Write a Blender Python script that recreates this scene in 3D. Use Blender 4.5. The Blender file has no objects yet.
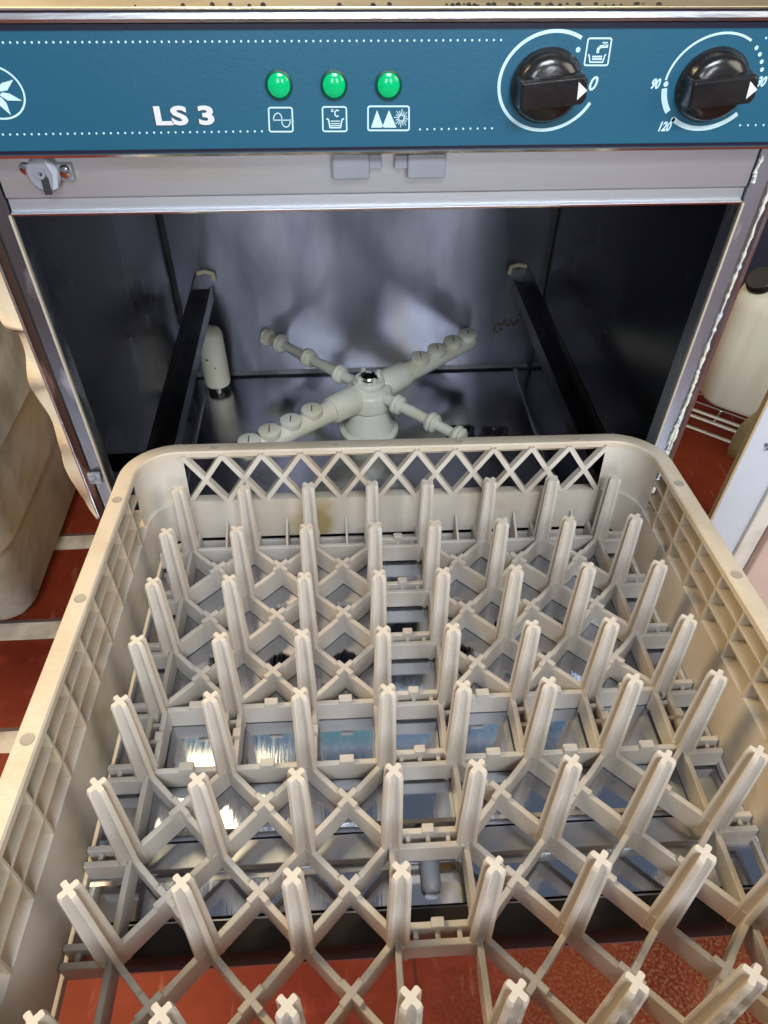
import bpy, math, random
from mathutils import Matrix, Vector
random.seed(4)
S = bpy.context.scene
COL = S.collection
# ------------------------------------------------------------------ camera
H = 0.80                                   # eye height above the tiles
FPX = 700.38
CM = Matrix(((0.9978635, 0.0395834, 0.0519764), (-0.0647768, 0.7030108, 0.7082230), (0.0085061, 0.7100767, -0.7040729)))  # right, up, forward
cam_d = bpy.data.cameras.new('camera'); cam = bpy.data.objects.new('camera', cam_d); COL.objects.link(cam)
m4 = Matrix([[CM[r][0], CM[r][1], -CM[r][2], 0] for r in range(3)] + [[0, 0, 0, 1]])
cam.matrix_world = Matrix.Translation((0, 0, H)) @ m4
cam_d.sensor_fit = 'VERTICAL'; cam_d.sensor_height = 36; cam_d.lens = 36 * FPX / 1024
cam_d.clip_start = 0.01
S.camera = cam
S.view_settings.view_transform = 'Standard'; S.view_settings.look = 'None'
S.view_settings.gamma = 1; S.view_settings.use_curve_mapping = False
S.view_settings.exposure = -0.12
# ------------------------------------------------------------------ light
W = bpy.data.worlds.new('world'); S.world = W; W.use_nodes = True
W.node_tree.nodes['Background'].inputs[0].default_value = (0.66, 0.78, 1.0, 1)
W.node_tree.nodes['Background'].inputs[1].default_value = 0.22
def area(name, loc, target, sx, sy, power, color):
    l = bpy.data.lights.new(name, 'AREA'); l.shape = 'RECTANGLE'; l.size = sx; l.size_y = sy; l.energy = power; l.color = color
    o = bpy.data.objects.new(name, l); COL.objects.link(o); o.location = loc
    o.rotation_euler = (Vector(target) - Vector(loc)).to_track_quat('-Z', 'Y').to_euler(); return o
area('tube_lamp_cool', (0.20, -1.15, 2.10), (0.05, 0.6, 0.35), 0.9, 0.4, 40, (0.86, 0.93, 1.0))
area('ceiling_lamp_warm', (-0.72, 1.33, 2.35), (-0.72, 1.33, 0), 0.80, 0.60, 11, (1.0, 0.84, 0.48))
area('room_lamp_warm', (-1.20, 0.80, 1.7), (-0.5, 0.65, 0.0), 0.5, 0.5, 30, (1.0, 0.74, 0.42))
area('low_fill_left', (-0.24, -1.3, 1.02), (0.05, 0.9, 0.35), 0.22, 0.6, 8.5, (0.90, 0.95, 1.0))  # added fill, brightens the tub and puts a smear on its back wall
area('low_fill_right', (0.52, -1.3, 1.02), (0.05, 0.9, 0.35), 0.22, 0.6, 8.5, (0.90, 0.95, 1.0))  # its added twin, for the second smear; not a known lamp
area('right_fill_light', (1.7, -0.8, 1.5), (0.2, 0.4, 0.4), 0.8, 1.0, 16, (1.0, 0.9, 0.74))  # added fill for the rack's right side; no window is known there

# ------------------------------------------------------------------ coordinates
def ray(px, py):
    return CM @ Vector(((px - 384) / FPX, -(py - 512) / FPX, 1))
def on_y(px, py, Y):
    d = ray(px, py); p = d * (Y / d.y); p.z += H; return p
def Z(z): return z + H                       # heights were measured from the eye
MR = Matrix(((0.9999569, 0.0063366, 0.0067896), (-0.0069146, 0.9960245, 0.0888109), (-0.0061999, -0.0888540, 0.9960254)))
RO = Vector((0.0407308, 0.2329708, -0.3547155 + H))
RB = -0.0900                                  # rack underside, below the peg tips
KS_ = .055
def rk(x, y, z): return RO + MR @ Vector((x, y, z))

# ------------------------------------------------------------------ materials
def mat(name, color, rough=0.5, metal=0.0, color2=None, nscale=20, nstretch=(1, 1, 1), lo=.35, hi=.65, bump=0, bscale=60,
        color3=None, n3scale=8, lo3=.55, hi3=.7, emit=0, r2=None, spec=None, coat=0):
    m = bpy.data.materials.new(name); m.use_nodes = True; nt = m.node_tree; N = nt.nodes; L = nt.links
    b = N['Principled BSDF']; b.inputs['Roughness'].default_value = rough; b.inputs['Metallic'].default_value = metal
    if spec is not None: b.inputs['Specular IOR Level'].default_value = spec
    if coat: b.inputs['Coat Weight'].default_value = coat; b.inputs['Coat Roughness'].default_value = .1
    b.inputs['Base Color'].default_value = (*color, 1)
    tc = N.new('ShaderNodeTexCoord'); mp = N.new('ShaderNodeMapping'); mp.inputs['Scale'].default_value = nstretch
    L.new(tc.outputs['Object'], mp.inputs[0])
    def noise(sc, lo, hi, det=5, off=0):
        n = N.new('ShaderNodeTexNoise'); n.inputs['Scale'].default_value = sc; n.inputs['Detail'].default_value = det
        L.new(mp.outputs[0], n.inputs[0])
        r = N.new('ShaderNodeMapRange'); r.inputs[1].default_value = lo; r.inputs[2].default_value = hi
        L.new(n.outputs[0], r.inputs[0]); return r.outputs[0], n.outputs[0]
    out = None
    if color2:
        f, raw = noise(nscale, lo, hi)
        mx = N.new('ShaderNodeMix'); mx.data_type = 'RGBA'; L.new(f, mx.inputs[0])
        mx.inputs[6].default_value = (*color, 1); mx.inputs[7].default_value = (*color2, 1); out = mx.outputs[2]
        if r2 is not None:
            mr = N.new('ShaderNodeMapRange'); mr.inputs[3].default_value = rough; mr.inputs[4].default_value = r2
            L.new(f, mr.inputs[0]); L.new(mr.outputs[0], b.inputs['Roughness'])
    if color3:
        f, raw = noise(n3scale, lo3, hi3)
        mx = N.new('ShaderNodeMix'); mx.data_type = 'RGBA'; L.new(f, mx.inputs[0])
        if out: L.new(out, mx.inputs[6])
        else: mx.inputs[6].default_value = (*color, 1)
        mx.inputs[7].default_value = (*color3, 1); out = mx.outputs[2]
    if out: L.new(out, b.inputs['Base Color'])
    if bump:
        f, raw = noise(bscale, 0, 1)
        bp = N.new('ShaderNodeBump'); bp.inputs['Strength'].default_value = bump; bp.inputs['Distance'].default_value = 0.002
        L.new(raw, bp.inputs['Height']); L.new(bp.outputs[0], b.inputs['Normal'])
    if emit:
        b.inputs['Emission Color'].default_value = (*color, 1); b.inputs['Emission Strength'].default_value = emit
    return m
PLASTIC = mat('rack_plastic', (.555, .515, .465), .42, 0, (.50, .45, .385), 9, (1, 1, 1), .4, .7, .15, 300)
RIMP = mat('rack_rim_plastic', (.60, .52, .41), .45, 0, (.50, .42, .30), 25, (1, 1, 1), .45, .75, .2, 250)
LATP = mat('rack_side_plastic', (.50, .43, .33), .45, 0, (.44, .37, .27), 20)
BANDP = mat('rack_wall_plastic', (.60, .55, .48), .42, 0, (.50, .42, .32), 10, (1, 1, 1), .45, .7, .15, 200, color3=(.36, .28, .13), n3scale=14, lo3=.60, hi3=.76)
SHEETP = mat('rack_outer_plastic', (.82, .76, .68), .4)
STEEL = mat('brushed_steel', (.58, .58, .60), .30, 1, (.46, .46, .48), 14, (1, 1, 8), .35, .7, .12, 60, r2=.42)
LINTEL = mat('lintel_steel', (.56, .58, .62), .48, 1, (.42, .39, .32), 10, (.6, 1, 6), .5, .75, .02, 60, r2=.6)
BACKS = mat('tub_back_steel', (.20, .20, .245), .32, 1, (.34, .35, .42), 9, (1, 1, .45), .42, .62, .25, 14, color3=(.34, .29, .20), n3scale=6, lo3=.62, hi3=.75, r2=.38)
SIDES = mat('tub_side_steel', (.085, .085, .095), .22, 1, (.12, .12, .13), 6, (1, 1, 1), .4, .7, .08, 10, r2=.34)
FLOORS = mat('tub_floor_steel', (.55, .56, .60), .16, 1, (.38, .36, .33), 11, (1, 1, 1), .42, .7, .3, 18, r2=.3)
DOORS = mat('door_liner_steel', (.50, .53, .60), .07, 1, (.52, .54, .60), 40, (12, 1, 1), .35, .7, .03, 60, r2=.14)
DARKST = mat('dark_rail_steel', (.10, .10, .11), .3, 1, (.05, .05, .05), 20)
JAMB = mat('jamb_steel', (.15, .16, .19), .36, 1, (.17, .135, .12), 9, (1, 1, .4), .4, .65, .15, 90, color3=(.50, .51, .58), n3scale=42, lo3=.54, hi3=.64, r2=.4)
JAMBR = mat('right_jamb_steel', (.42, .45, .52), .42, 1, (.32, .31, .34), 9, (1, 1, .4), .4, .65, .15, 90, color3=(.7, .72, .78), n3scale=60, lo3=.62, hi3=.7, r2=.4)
EDGE = mat('worn_edge_steel', (.62, .57, .46), .6, .4)
SCALE = mat('limescale', (.78, .77, .60), .8, 0, (.62, .66, .70), 60, (1, 1, 1), .4, .6, .5, 400)
BLUE = mat('blue_panel_print', (.010, .100, .172), .36, 0, (.016, .118, .200), 5, (1, 1, 1), .3, .7, .06, 500, spec=.55)
PRINT = mat('pale_print', (.60, .83, .90), .5)
DROP = mat('grey_print_shadow', (.05, .06, .08), .5)
LETTER = mat('silver_letter_print', (.74, .76, .78), .45)
NAVY = mat('dark_navy_trim', (.012, .013, .03), .3)
BLACK = mat('black_plastic', (.012, .011, .011), .2, 0, (.02, .018, .018), 60, bump=.05, bscale=300, spec=.6)
WHITE = mat('white_paint_mark', (.8, .82, .8), .5)
GREEN = mat('green_lamp', (.0, .42, .14), .15, 0, emit=.38)
GRING = mat('dark_green_ring', (.0, .07, .05), .3)
CATCH = mat('grey_plastic', (.28, .30, .35), .4, 0, (.24, .25, .28), 30)
CHROME = mat('chrome', (.75, .75, .75), .12, 1)
IVORY = mat('ivory_plastic', (.82, .81, .70), .33, 0, (.74, .70, .52), 22, (1, 1, 1), .45, .7)
RING = mat('stained_ivory_plastic', (.60, .54, .36), .4)
RUST = mat('rust', (.22, .11, .03), .8, 0, (.12, .07, .03), 90)
GASKET = mat('dark_gasket', (.03, .025, .023), .6, spec=.25)
BIN = mat('weathered_bin_plastic', (.50, .48, .42), .75, 0, (.25, .23, .19), 11, (1, 1, 1), .40, .62, .6, 70, color3=(.46, .36, .19), n3scale=4, lo3=.50, hi3=.7)
CREAM = mat('cream_cloth', (.80, .66, .46), .8, 0, (.74, .58, .38), 12)
CANP = mat('natural_white_plastic', (.74, .70, .55), .4, 0, (.64, .58, .42), 9, (4, 4, .6), .4, .7)
YEL = mat('yellow_cloth', (.97, .82, .42), .6, 0, (.88, .66, .26), 20)
BOARD = mat('white_painted_wood', (.62, .66, .72), .5, 0, (.56, .59, .64), 14, (1, 1, 1), .4, .7, .15, 60, color3=(.09, .09, .10), n3scale=38, lo3=.72, hi3=.75)
STRIP = mat('cream_painted_wood', (.74, .70, .62), .5, 0, (.62, .56, .45), 30, lo=.5, hi=.7)
OCHRE = mat('bare_wood_edge', (.55, .38, .18), .6)
PINK = mat('pink_card', (.66, .50, .42), .7, 0, (.60, .44, .36), 14)
WIRE = mat('wire_metal', (.5, .48, .43), .3, 1)
TOPST = mat('worktop_steel', (.85, .78, .58), .3, 1, (.55, .46, .28), 9, (1, 1, 1), .4, .6, .2, 30)  # yellow and brown reflections put into the steel's colour
DIRT = mat('black_grime', (.02, .018, .015), .8)
WALLP = mat('dark_blue_paint', (.02, .028, .05), .6, 0, (.03, .035, .055), 5)
PLASTER = mat('cream_plaster', (.55, .50, .42), .8, 0, (.5, .45, .36), 4)
CEIL = mat('white_ceiling', (.75, .75, .72), .8, 0, (.7, .7, .67), 4)

def brushed(m, amt, rot):
    nt = m.node_tree; b = nt.nodes['Principled BSDF']; t = nt.nodes.new('ShaderNodeTangent'); t.direction_type = 'RADIAL'; t.axis = 'Z'
    nt.links.new(t.outputs[0], b.inputs['Tangent']); b.inputs['Anisotropic'].default_value = amt; b.inputs['Anisotropic Rotation'].default_value = rot
brushed(BACKS, .93, .25)
def see_through(m, amt):
    nt = m.node_tree; N = nt.nodes; b = N['Principled BSDF']; tr = N.new('ShaderNodeBsdfTranslucent'); mx = N.new('ShaderNodeMixShader')
    tr.inputs[0].default_value = (.85, .78, .66, 1); mx.inputs[0].default_value = amt
    nt.links.new(b.outputs[0], mx.inputs[1]); nt.links.new(tr.outputs[0], mx.inputs[2]); nt.links.new(mx.outputs[0], N['Material Output'].inputs[0])
see_through(SHEETP, .75)
def floor_material():
    m = bpy.data.materials.new('red_tile'); m.use_nodes = True; nt = m.node_tree; N = nt.nodes; L = nt.links
    b = N['Principled BSDF']; tc = N.new('ShaderNodeTexCoord')
    sep = N.new('ShaderNodeSeparateXYZ'); L.new(tc.outputs['Object'], sep.inputs[0])
    def math_(op, a, bb=None, c=None):
        n = N.new('ShaderNodeMath'); n.operation = op
        for i, v in enumerate((a, bb, c)):
            if v is None: continue
            if isinstance(v, (int, float)): n.inputs[i].default_value = v
            else: L.new(v, n.inputs[i])
        return n.outputs[0]
    def noise(sc, lo, hi, det=6, st=(1, 1, 1)):
        mp = N.new('ShaderNodeMapping'); mp.inputs['Scale'].default_value = st; L.new(tc.outputs['Object'], mp.inputs[0])
        n = N.new('ShaderNodeTexNoise'); n.inputs['Scale'].default_value = sc; n.inputs['Detail'].default_value = det; L.new(mp.outputs[0], n.inputs[0])
        r = N.new('ShaderNodeMapRange'); r.inputs[1].default_value = lo; r.inputs[2].default_value = hi; L.new(n.outputs[0], r.inputs[0]); return r.outputs[0], n.outputs[0]
    def mix(f, a, bb):
        mx = N.new('ShaderNodeMix'); mx.data_type = 'RGBA'; L.new(f, mx.inputs[0])
        for i, v in ((6, a), (7, bb)):
            if isinstance(v, tuple): mx.inputs[i].default_value = (*v, 1)
            else: L.new(v, mx.inputs[i])
        return mx.outputs[2]
    c = mix(noise(5, .35, .65)[0], (.105, .011, .005), (.19, .030, .009))
    c = mix(noise(26, .5, .68)[0], c, (.20, .030, .014))
    # worn, gritty patch towards the front right
    dx = math_('MULTIPLY', math_('SUBTRACT', sep.outputs[0], .40), 2.6); dy = math_('MULTIPLY', math_('SUBTRACT', sep.outputs[1], .08), 4.2)
    dist = math_('SQRT', math_('ADD', math_('MULTIPLY', dx, dx), math_('MULTIPLY', dy, dy)))
    patch = N.new('ShaderNodeMapRange'); patch.inputs[1].default_value = 1.0; patch.inputs[2].default_value = .2; L.new(dist, patch.inputs[0])
    grit = noise(330, .46, .66, 12)[0]
    c = mix(math_('MULTIPLY', patch.outputs[0], grit), c, (.24, .12, .04))
    scr = noise(70, .62, .70, 8, (1, .22, 1))[0]
    c = mix(math_('MULTIPLY', scr, .22), c, (.45, .22, .14))
    # joints: broad pale ones across, fine dark ones in depth
    wob = math_('MULTIPLY', math_('SUBTRACT', noise(12, 0, 1)[1], .5), .006)
    fy = math_('FRACT', math_('DIVIDE', math_('ADD', math_('ADD', sep.outputs[1], wob), 16.5 - .600 + .0825), .165))
    jy = math_('LESS_THAN', math_('ABSOLUTE', math_('SUBTRACT', fy, .5)), .088)
    left = math_('LESS_THAN', sep.outputs[0], -.24)
    back = math_('GREATER_THAN', sep.outputs[1], .38)
    j = math_('MULTIPLY', math_('MULTIPLY', jy, left), back)
    jd = math_('MULTIPLY', math_('LESS_THAN', math_('ABSOLUTE', math_('SUBTRACT', fy, .60)), .016), math_('MULTIPLY', left, back))
    c = mix(j, c, mix(noise(30, .4, .7)[0], (.58, .50, .40), (.36, .28, .20)))
    c = mix(jd, c, (.10, .07, .06))
    c = mix(math_('LESS_THAN', math_('ABSOLUTE', math_('SUBTRACT', sep.outputs[0], .048)), .0016), c, (.08, .02, .012))
    L.new(c, b.inputs['Base Color']); b.inputs['Roughness'].default_value = .55; b.inputs['Specular IOR Level'].default_value = .15
    bp = N.new('ShaderNodeBump'); bp.inputs['Strength'].default_value = .4; bp.inputs['Distance'].default_value = .003
    L.new(noise(60, 0, 1, 8)[1], bp.inputs['Height']); L.new(bp.outputs[0], b.inputs['Normal'])
    return m
TILE = floor_material()

# ------------------------------------------------------------------ mesh helpers
class MB:
    def __init__(s): s.v = []; s.f = []
    def add(s, vs, fs):
        n = len(s.v); s.v += [Vector(v) for v in vs]; s.f += [[i + n for i in f] for f in fs]; return s
    def box(s, x0, x1, y0, y1, z0, z1):
        v = [(x, y, z) for x in (x0, x1) for y in (y0, y1) for z in (z0, z1)]
        return s.add(v, [(0, 1, 3, 2), (4, 6, 7, 5), (0, 4, 5, 1), (2, 3, 7, 6), (0, 2, 6, 4), (1, 5, 7, 3)])
    def prism(s, poly, axis, a, b):
        """poly: 2-D outline in the two other axes (cyclic x,y,z order kept), swept from a to b along axis"""
        def P(p, t):
            return {'x': (t, p[0], p[1]), 'y': (p[0], t, p[1]), 'z': (p[0], p[1], t)}[axis]
        n = len(poly); v = [P(p, a) for p in poly] + [P(p, b) for p in poly]
        return s.add(v, [tuple(range(n))[::-1], tuple(range(n, 2 * n))] + [(i, (i + 1) % n, n + (i + 1) % n, n + i) for i in range(n)])
    def bar(s, p, q, w, z0, z1):
        """upright plate between plan points p and q, w thick, from z0 to z1"""
        p = Vector(p[:2]); q = Vector(q[:2]); d = (q - p).normalized(); n = Vector((-d.y, d.x)) * (w / 2)
        c = [p + n, p - n, q - n, q + n]
        v = [(a.x, a.y, z0) for a in c] + [(a.x, a.y, z1) for a in c]
        return s.add(v, [(3, 2, 1, 0), (4, 5, 6, 7)] + [(i, (i + 1) % 4, 4 + (i + 1) % 4, 4 + i) for i in range(4)])
    def beam(s, p, q, w, h, up=(0, 0, 1)):
        p = Vector(p); q = Vector(q); d = (q - p).normalized(); n = d.cross(Vector(up)).normalized(); u = n.cross(d)
        v = [e + n * a * w / 2 + u * b * h / 2 for e in (p, q) for a, b in ((-1, -1), (1, -1), (1, 1), (-1, 1))]
        return s.add(v, [(3, 2, 1, 0), (4, 5, 6, 7)] + [(i, (i + 1) % 4, 4 + (i + 1) % 4, 4 + i) for i in range(4)])
    def lathe(s, prof, origin=(0, 0, 0), axis=(0, 0, 1), n=24):
        o = Vector(origin); a = Vector(axis).normalized(); t = a.orthogonal().normalized(); u = a.cross(t)
        v = []
        for r, z in prof:
            for k in range(n):
                g = 2 * math.pi * k / n; v.append(o + a * z + (t * math.cos(g) + u * math.sin(g)) * max(r, 1e-5))
        f = []
        for i in range(len(prof) - 1):
            for k in range(n): f.append((i * n + k, i * n + (k + 1) % n, (i + 1) * n + (k + 1) % n, (i + 1) * n + k))
        m = len(prof) - 1
        f += [tuple(range(n))[::-1], tuple(range(m * n, m * n + n))]
        return s.add(v, f)
    def tube(s, pts, r, n=12):
        pts = [Vector(p) for p in pts]; rr = r if isinstance(r, (list, tuple)) else [r] * len(pts)
        v = []; up = None
        for i, p in enumerate(pts):
            d = (pts[min(i + 1, len(pts) - 1)] - pts[max(i - 1, 0)]).normalized()
            if up is None: up = d.orthogonal().normalized()
            up = (up - d * up.dot(d)).normalized(); w = d.cross(up)
            for k in range(n):
                g = 2 * math.pi * k / n; v.append(p + (up * math.cos(g) + w * math.sin(g)) * rr[i])
        f = [(i * n + k, i * n + (k + 1) % n, (i + 1) * n + (k + 1) % n, (i + 1) * n + k) for i in range(len(pts) - 1) for k in range(n)]
        m = len(pts) - 1; f += [tuple(range(n))[::-1], tuple(range(m * n, m * n + n))]
        return s.add(v, f)
    def loft(s, rings, cap=True):
        n = len(rings[0]); v = [p for r in rings for p in r]
        f = [(i * n + k, i * n + (k + 1) % n, (i + 1) * n + (k + 1) % n, (i + 1) * n + k) for i in range(len(rings) - 1) for k in range(n)]
        m = len(rings) - 1
        if cap: f += [tuple(range(n))[::-1], tuple(range(m * n, m * n + n))]
        return s.add(v, f)
    def build(s, name, material, parent=None, bevel=0, smooth=False, seg=2):
        me = bpy.data.meshes.new(name)
        org = parent_origin(parent)
        me.from_pydata([tuple(v - org) for v in s.v], [], s.f); me.validate()
        import bmesh
        b = bmesh.new(); b.from_mesh(me); bmesh.ops.recalc_face_normals(b, faces=b.faces); b.to_mesh(me); b.free()
        me.materials.append(material)
        o = bpy.data.objects.new(name, me); COL.objects.link(o)
        if parent: o.parent = parent
        if smooth: smooth_it(me)
        if bevel:
            md = o.modifiers.new('bevel', 'BEVEL'); md.width = bevel; md.segments = seg; md.limit_method = 'ANGLE'; md.angle_limit = math.radians(40)
        return o
def smooth_it(me, ang=40):
    for p in me.polygons: p.use_smooth = True
    me.set_sharp_from_angle(angle=math.radians(ang))
ORG = {}
def parent_origin(p):
    return ORG.get(p.name, Vector((0, 0, 0))) if p else Vector((0, 0, 0))
def root(name, loc, label, cat, group=None, rot=None):
    """an Empty at the thing's base; parts are given in the frame whose origin is `loc`'s frame origin"""
    o = bpy.data.objects.new(name, None); COL.objects.link(o); o.empty_display_size = .03
    o.location = loc; o['label'] = label; o['category'] = cat
    if group: o['group'] = group
    if rot is not None: o.rotation_euler = rot
    else: ORG[o.name] = Vector(loc)
    return o
def sub(parent, o): ORG[o.name] = parent_origin(parent); return o     # lets a part carry sub-parts in the same coordinates
def tag(o, label, cat, group=None):
    o['label'] = label; o['category'] = cat
    if group: o['group'] = group
    return o
def struct(o): o['kind'] = 'structure'; return o
def rrect(x0, x1, y0, y1, r, z, n=6):
    pts = []
    for cx, cy, a in ((x1 - r, y1 - r, 0), (x0 + r, y1 - r, 90), (x0 + r, y0 + r, 180), (x1 - r, y0 + r, 270)):
        for k in range(n + 1):
            g = math.radians(a + 90 * k / n); pts.append(Vector((cx + r * math.cos(g), cy + r * math.sin(g), z)))
    return pts

# ================================================================== the room
struct(MB().box(-2.2, 2.6, -2.2, 1.75, -.03, 0).build('floor', TILE))
struct(MB().box(-2.2, 2.6, 1.75, 1.80, 0, 2.5).build('wall_back', PLASTER))
struct(MB().box(-2.25, -2.2, -2.2, 1.75, 0, 2.5).build('wall_left', PLASTER))

# ================================================================== glasswasher
XL, XR, YF = -.2248, .2926, .4555            # outer sides and front plane of the cabinet
IL, IR = -.2024, .2676                       # opening
ZT, ZB = Z(-.073), Z(-.77)
TL, TR, TB = -.222, .2855, .900              # tub sides and back
TF = Z(-.594)                                # tub floor
TC = Z(-.160)
gw = root('glasswasher', ((XL + XR) / 2, .72, 0), 'open undercounter stainless glasswasher with a blue control panel reading LS 3', 'dishwasher')
# cabinet: sides, back, plinth, upper shell around the panel
c = MB()
c.box(XL, TL - .0006, YF + .004, 1.0, ZB, ZT - .004)
c.box(TR + .0006, XR, YF + .004, 1.0, ZB, ZT - .004)
c.box(TL - .001, TR + .001, TB + .0008, 1.0, ZB, ZT - .004)
c.box(XL + .004, XR - .004, YF + .005, TB, ZB, Z(-.60))
c.box(XL + .004, XR - .004, YF + .003, TB + .01, TC + .001, ZT - .004)
c.build('cabinet', STEEL, gw, bevel=.001)
for sx in (XL + .04, XR - .04):
    for sy in (.51, .95):
        MB().lathe([(.016, 0), (.019, .004), (.013, .010), (.013, .034)], (sx, sy, 0)).build('foot', BLACK, gw, smooth=True)
# jambs with a pressed ridge
def jamb(xi, xo, m, sgn):
    xr_ = xi + (xo - xi) * .52
    poly = [(xi, YF + .016), (xi, YF - .0015), (xi + (xo - xi) * .06, YF - .0018), (xi + (xo - xi) * .08, YF + .0015),
            (xr_ - (xo - xi) * .06, YF - .0005), (xr_, YF - .0022), (xr_ + (xo - xi) * .05, YF - .0005), (xo, YF + .006), (xo, YF + .016)]
    j = MB().prism([(a, b) for a, b in poly], 'z', Z(-.60), Z(-.1435)).build('jamb', m, gw)
    sub(gw, j)
    return j
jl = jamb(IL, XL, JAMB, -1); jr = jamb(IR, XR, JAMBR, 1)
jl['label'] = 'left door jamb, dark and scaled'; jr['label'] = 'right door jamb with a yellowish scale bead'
for x, j in ((IL, jl), (IR, jr)):
    MB().box(x - .0008, x + .0008, YF - .0026, YF + .0005, Z(-.60), Z(-.178)).build('opening_edge', EDGE, j)
def crust(x, amp, zs, ze, r0, r1, j, n=90, m=SCALE):
    pts = []; rr = []
    for i in range(n):
        t = i / (n - 1); pts.append((x + amp * math.sin(t * 9) * .5 + random.uniform(-amp, amp) * .22, YF - .0022 + random.uniform(-.0003, .0003), zs + (ze - zs) * t))
        rr.append(random.uniform(r0, r1) * (.4 if i in (0, n - 1) else 1))
    MB().tube(pts, rr, 6).build('scale_crust', m, j, smooth=True)
crust(IR + .0135, .0011, Z(-.145), Z(-.42), .0005, .0019, jr)
crust(IR + .0125, .0022, Z(-.30), Z(-.44), .0003, .0016, jr)
crust(IR + .0010, .0010, Z(-.148), Z(-.166), .0005, .0018, jr, 16)
crust(XL + .009, .0014, Z(-.150), Z(-.166), .0004, .0012, jl, 14)
MB().box(IL - .0135, IL - .003, YF - .0045, YF, Z(-.402), Z(-.391)).build('worn_clip', mat('grey_scale', (.42, .45, .52), .7, 0, (.2, .2, .22), 200), jl, bevel=.001)
# lintel: flat band, shallow step, bright lower hem
zl = [Z(-.1435), Z(-.1680), Z(-.1695), Z(-.1765), Z(-.1782)]
lin = MB().prism([(YF + .02, zl[0]), (YF, zl[0]), (YF, zl[1]), (YF + .0016, zl[2]), (YF + .0012, zl[3]), (YF - .0012, zl[3]), (YF - .0012, zl[4]), (YF + .02, zl[4])], 'x', IL + .0008, IR - .0008).build('lintel', LINTEL, gw)
sub(gw, lin)
MB().box(IL, IR, YF - .0020, YF - .0010, zl[4] - .0002, zl[4] + .0009).build('lintel_hem', CHROME, lin)
# control panel
YP = .445
pan = MB().box(XL - .004, XR + .004, YP, YF + .003, Z(-.1393), Z(-.0793)).build('control_panel', BLUE, gw)
sub(gw, pan)
MB().prism([(YP - .0016, Z(-.1416)), (YP - .0022, Z(-.1400)), (YP - .0004, Z(-.1392)), (YF, Z(-.1392)), (YF, Z(-.1416))], 'x', XL - .004, XR + .004).build('panel_lip', CHROME, pan)
MB().box(XL - .004, XR + .004, YP - .0008, YP + .002, Z(-.1400), Z(-.1380)).build('panel_trim', NAVY, pan)
MB().box(XL - .004, XR + .004, YP - .0008, YP + .004, Z(-.0798), Z(-.0772)).build('panel_trim', NAVY, pan)
MB().prism([(YP + .001, Z(-.0774)), (YP - .0018, Z(-.0765)), (YP - .0026, Z(-.0748)), (YP - .0012, Z(-.0724)), (YP + .02, Z(-.0724)), (YP + .02, Z(-.0774))], 'x', XL - .004, XR + .004).build('top_rail', STEEL, gw, smooth=True)
MB().box(XL - .004, XR + .004, YP + .0002, YP + .01, Z(-.0726), Z(-.0716)).build('top_seam', NAVY, gw)
MB().box(XL - .005, XR + .005, YP - .0006, 1.0, Z(-.0715), Z(-.0700)).build('top_cover', TOPST, gw, bevel=.0005)
g = MB()
for i in range(46):
    x = random.choice([random.uniform(.06, .17), random.uniform(-.1, .29)])
    r = random.uniform(.0006, .0016); g.lathe([(r, 0), (r * .8, r * .5), (r * .2, r * .8)], (x, YP + .001 + random.uniform(0, .004), Z(-.0700)), (0, 0, 1), 6)
o = g.build('grime', DIRT, gw); o['kind'] = 'stuff'

def pp(px, py):
    p = on_y(px, py, YP); return p.x, p.z
class Flat:
    """thin printed shapes on the panel face, drawn in panel coordinates"""
    def __init__(s, y=YP, t=.00025): s.m = MB(); s.y = y; s.t = t
    def poly(s, pts):
        s.m.prism(pts, 'y', s.y - s.t, s.y + .0001); return s
    def polypx(s, pts): return s.poly([pp(*p) for p in pts])
    def stroke(s, pts, w, closed=False):
        pts = [Vector(p) for p in pts]; n = len(pts)
        rng = range(n if closed else n - 1)
        L_ = []; R_ = []
        for i in range(n):
            a = pts[(i - 1) % n] if (closed or i > 0) else pts[i]; b = pts[(i + 1) % n] if (closed or i < n - 1) else pts[i]
            d1 = (pts[i] - a); d2 = (b - pts[i]); d1 = d1.normalized() if d1.length > 0 else d2.normalized(); d2 = d2.normalized() if d2.length > 0 else d1
            d = (d1 + d2); d = d.normalized() if d.length > 1e-6 else d1
            nn = Vector((-d.y, d.x)); k = 1 / max(.5, abs(nn.dot(Vector((-d1.y, d1.x)))))
            L_.append(pts[i] + nn * w / 2 * k); R_.append(pts[i] - nn * w / 2 * k)
        v = [(p.x, s.y - s.t, p.y) for p in L_] + [(p.x, s.y - s.t, p.y) for p in R_]
        s.m.add(v, [(i, (i + 1) % n, n + (i + 1) % n, n + i) for i in rng]); return s
    def strokepx(s, pts, w, closed=False): return s.stroke([pp(*p) for p in pts], w * .00057, closed)
    def disc(s, c, r, n=16): return s.poly([(c[0] + r * math.cos(2 * math.pi * k / n), c[1] + r * math.sin(2 * math.pi * k / n)) for k in range(n)])
    def build(s, name, m, parent): return s.m.build(name, m, parent)
EL = .86                                     # the printed scales are slightly flattened rounds
def arc(c, r, a0, a1, n=48, e=1):
    return [(c[0] + r * math.cos(math.radians(a0 + (a1 - a0) * k / n)), c[1] + e * r * math.sin(math.radians(a0 + (a1 - a0) * k / n))) for k in range(n + 1)]
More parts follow.
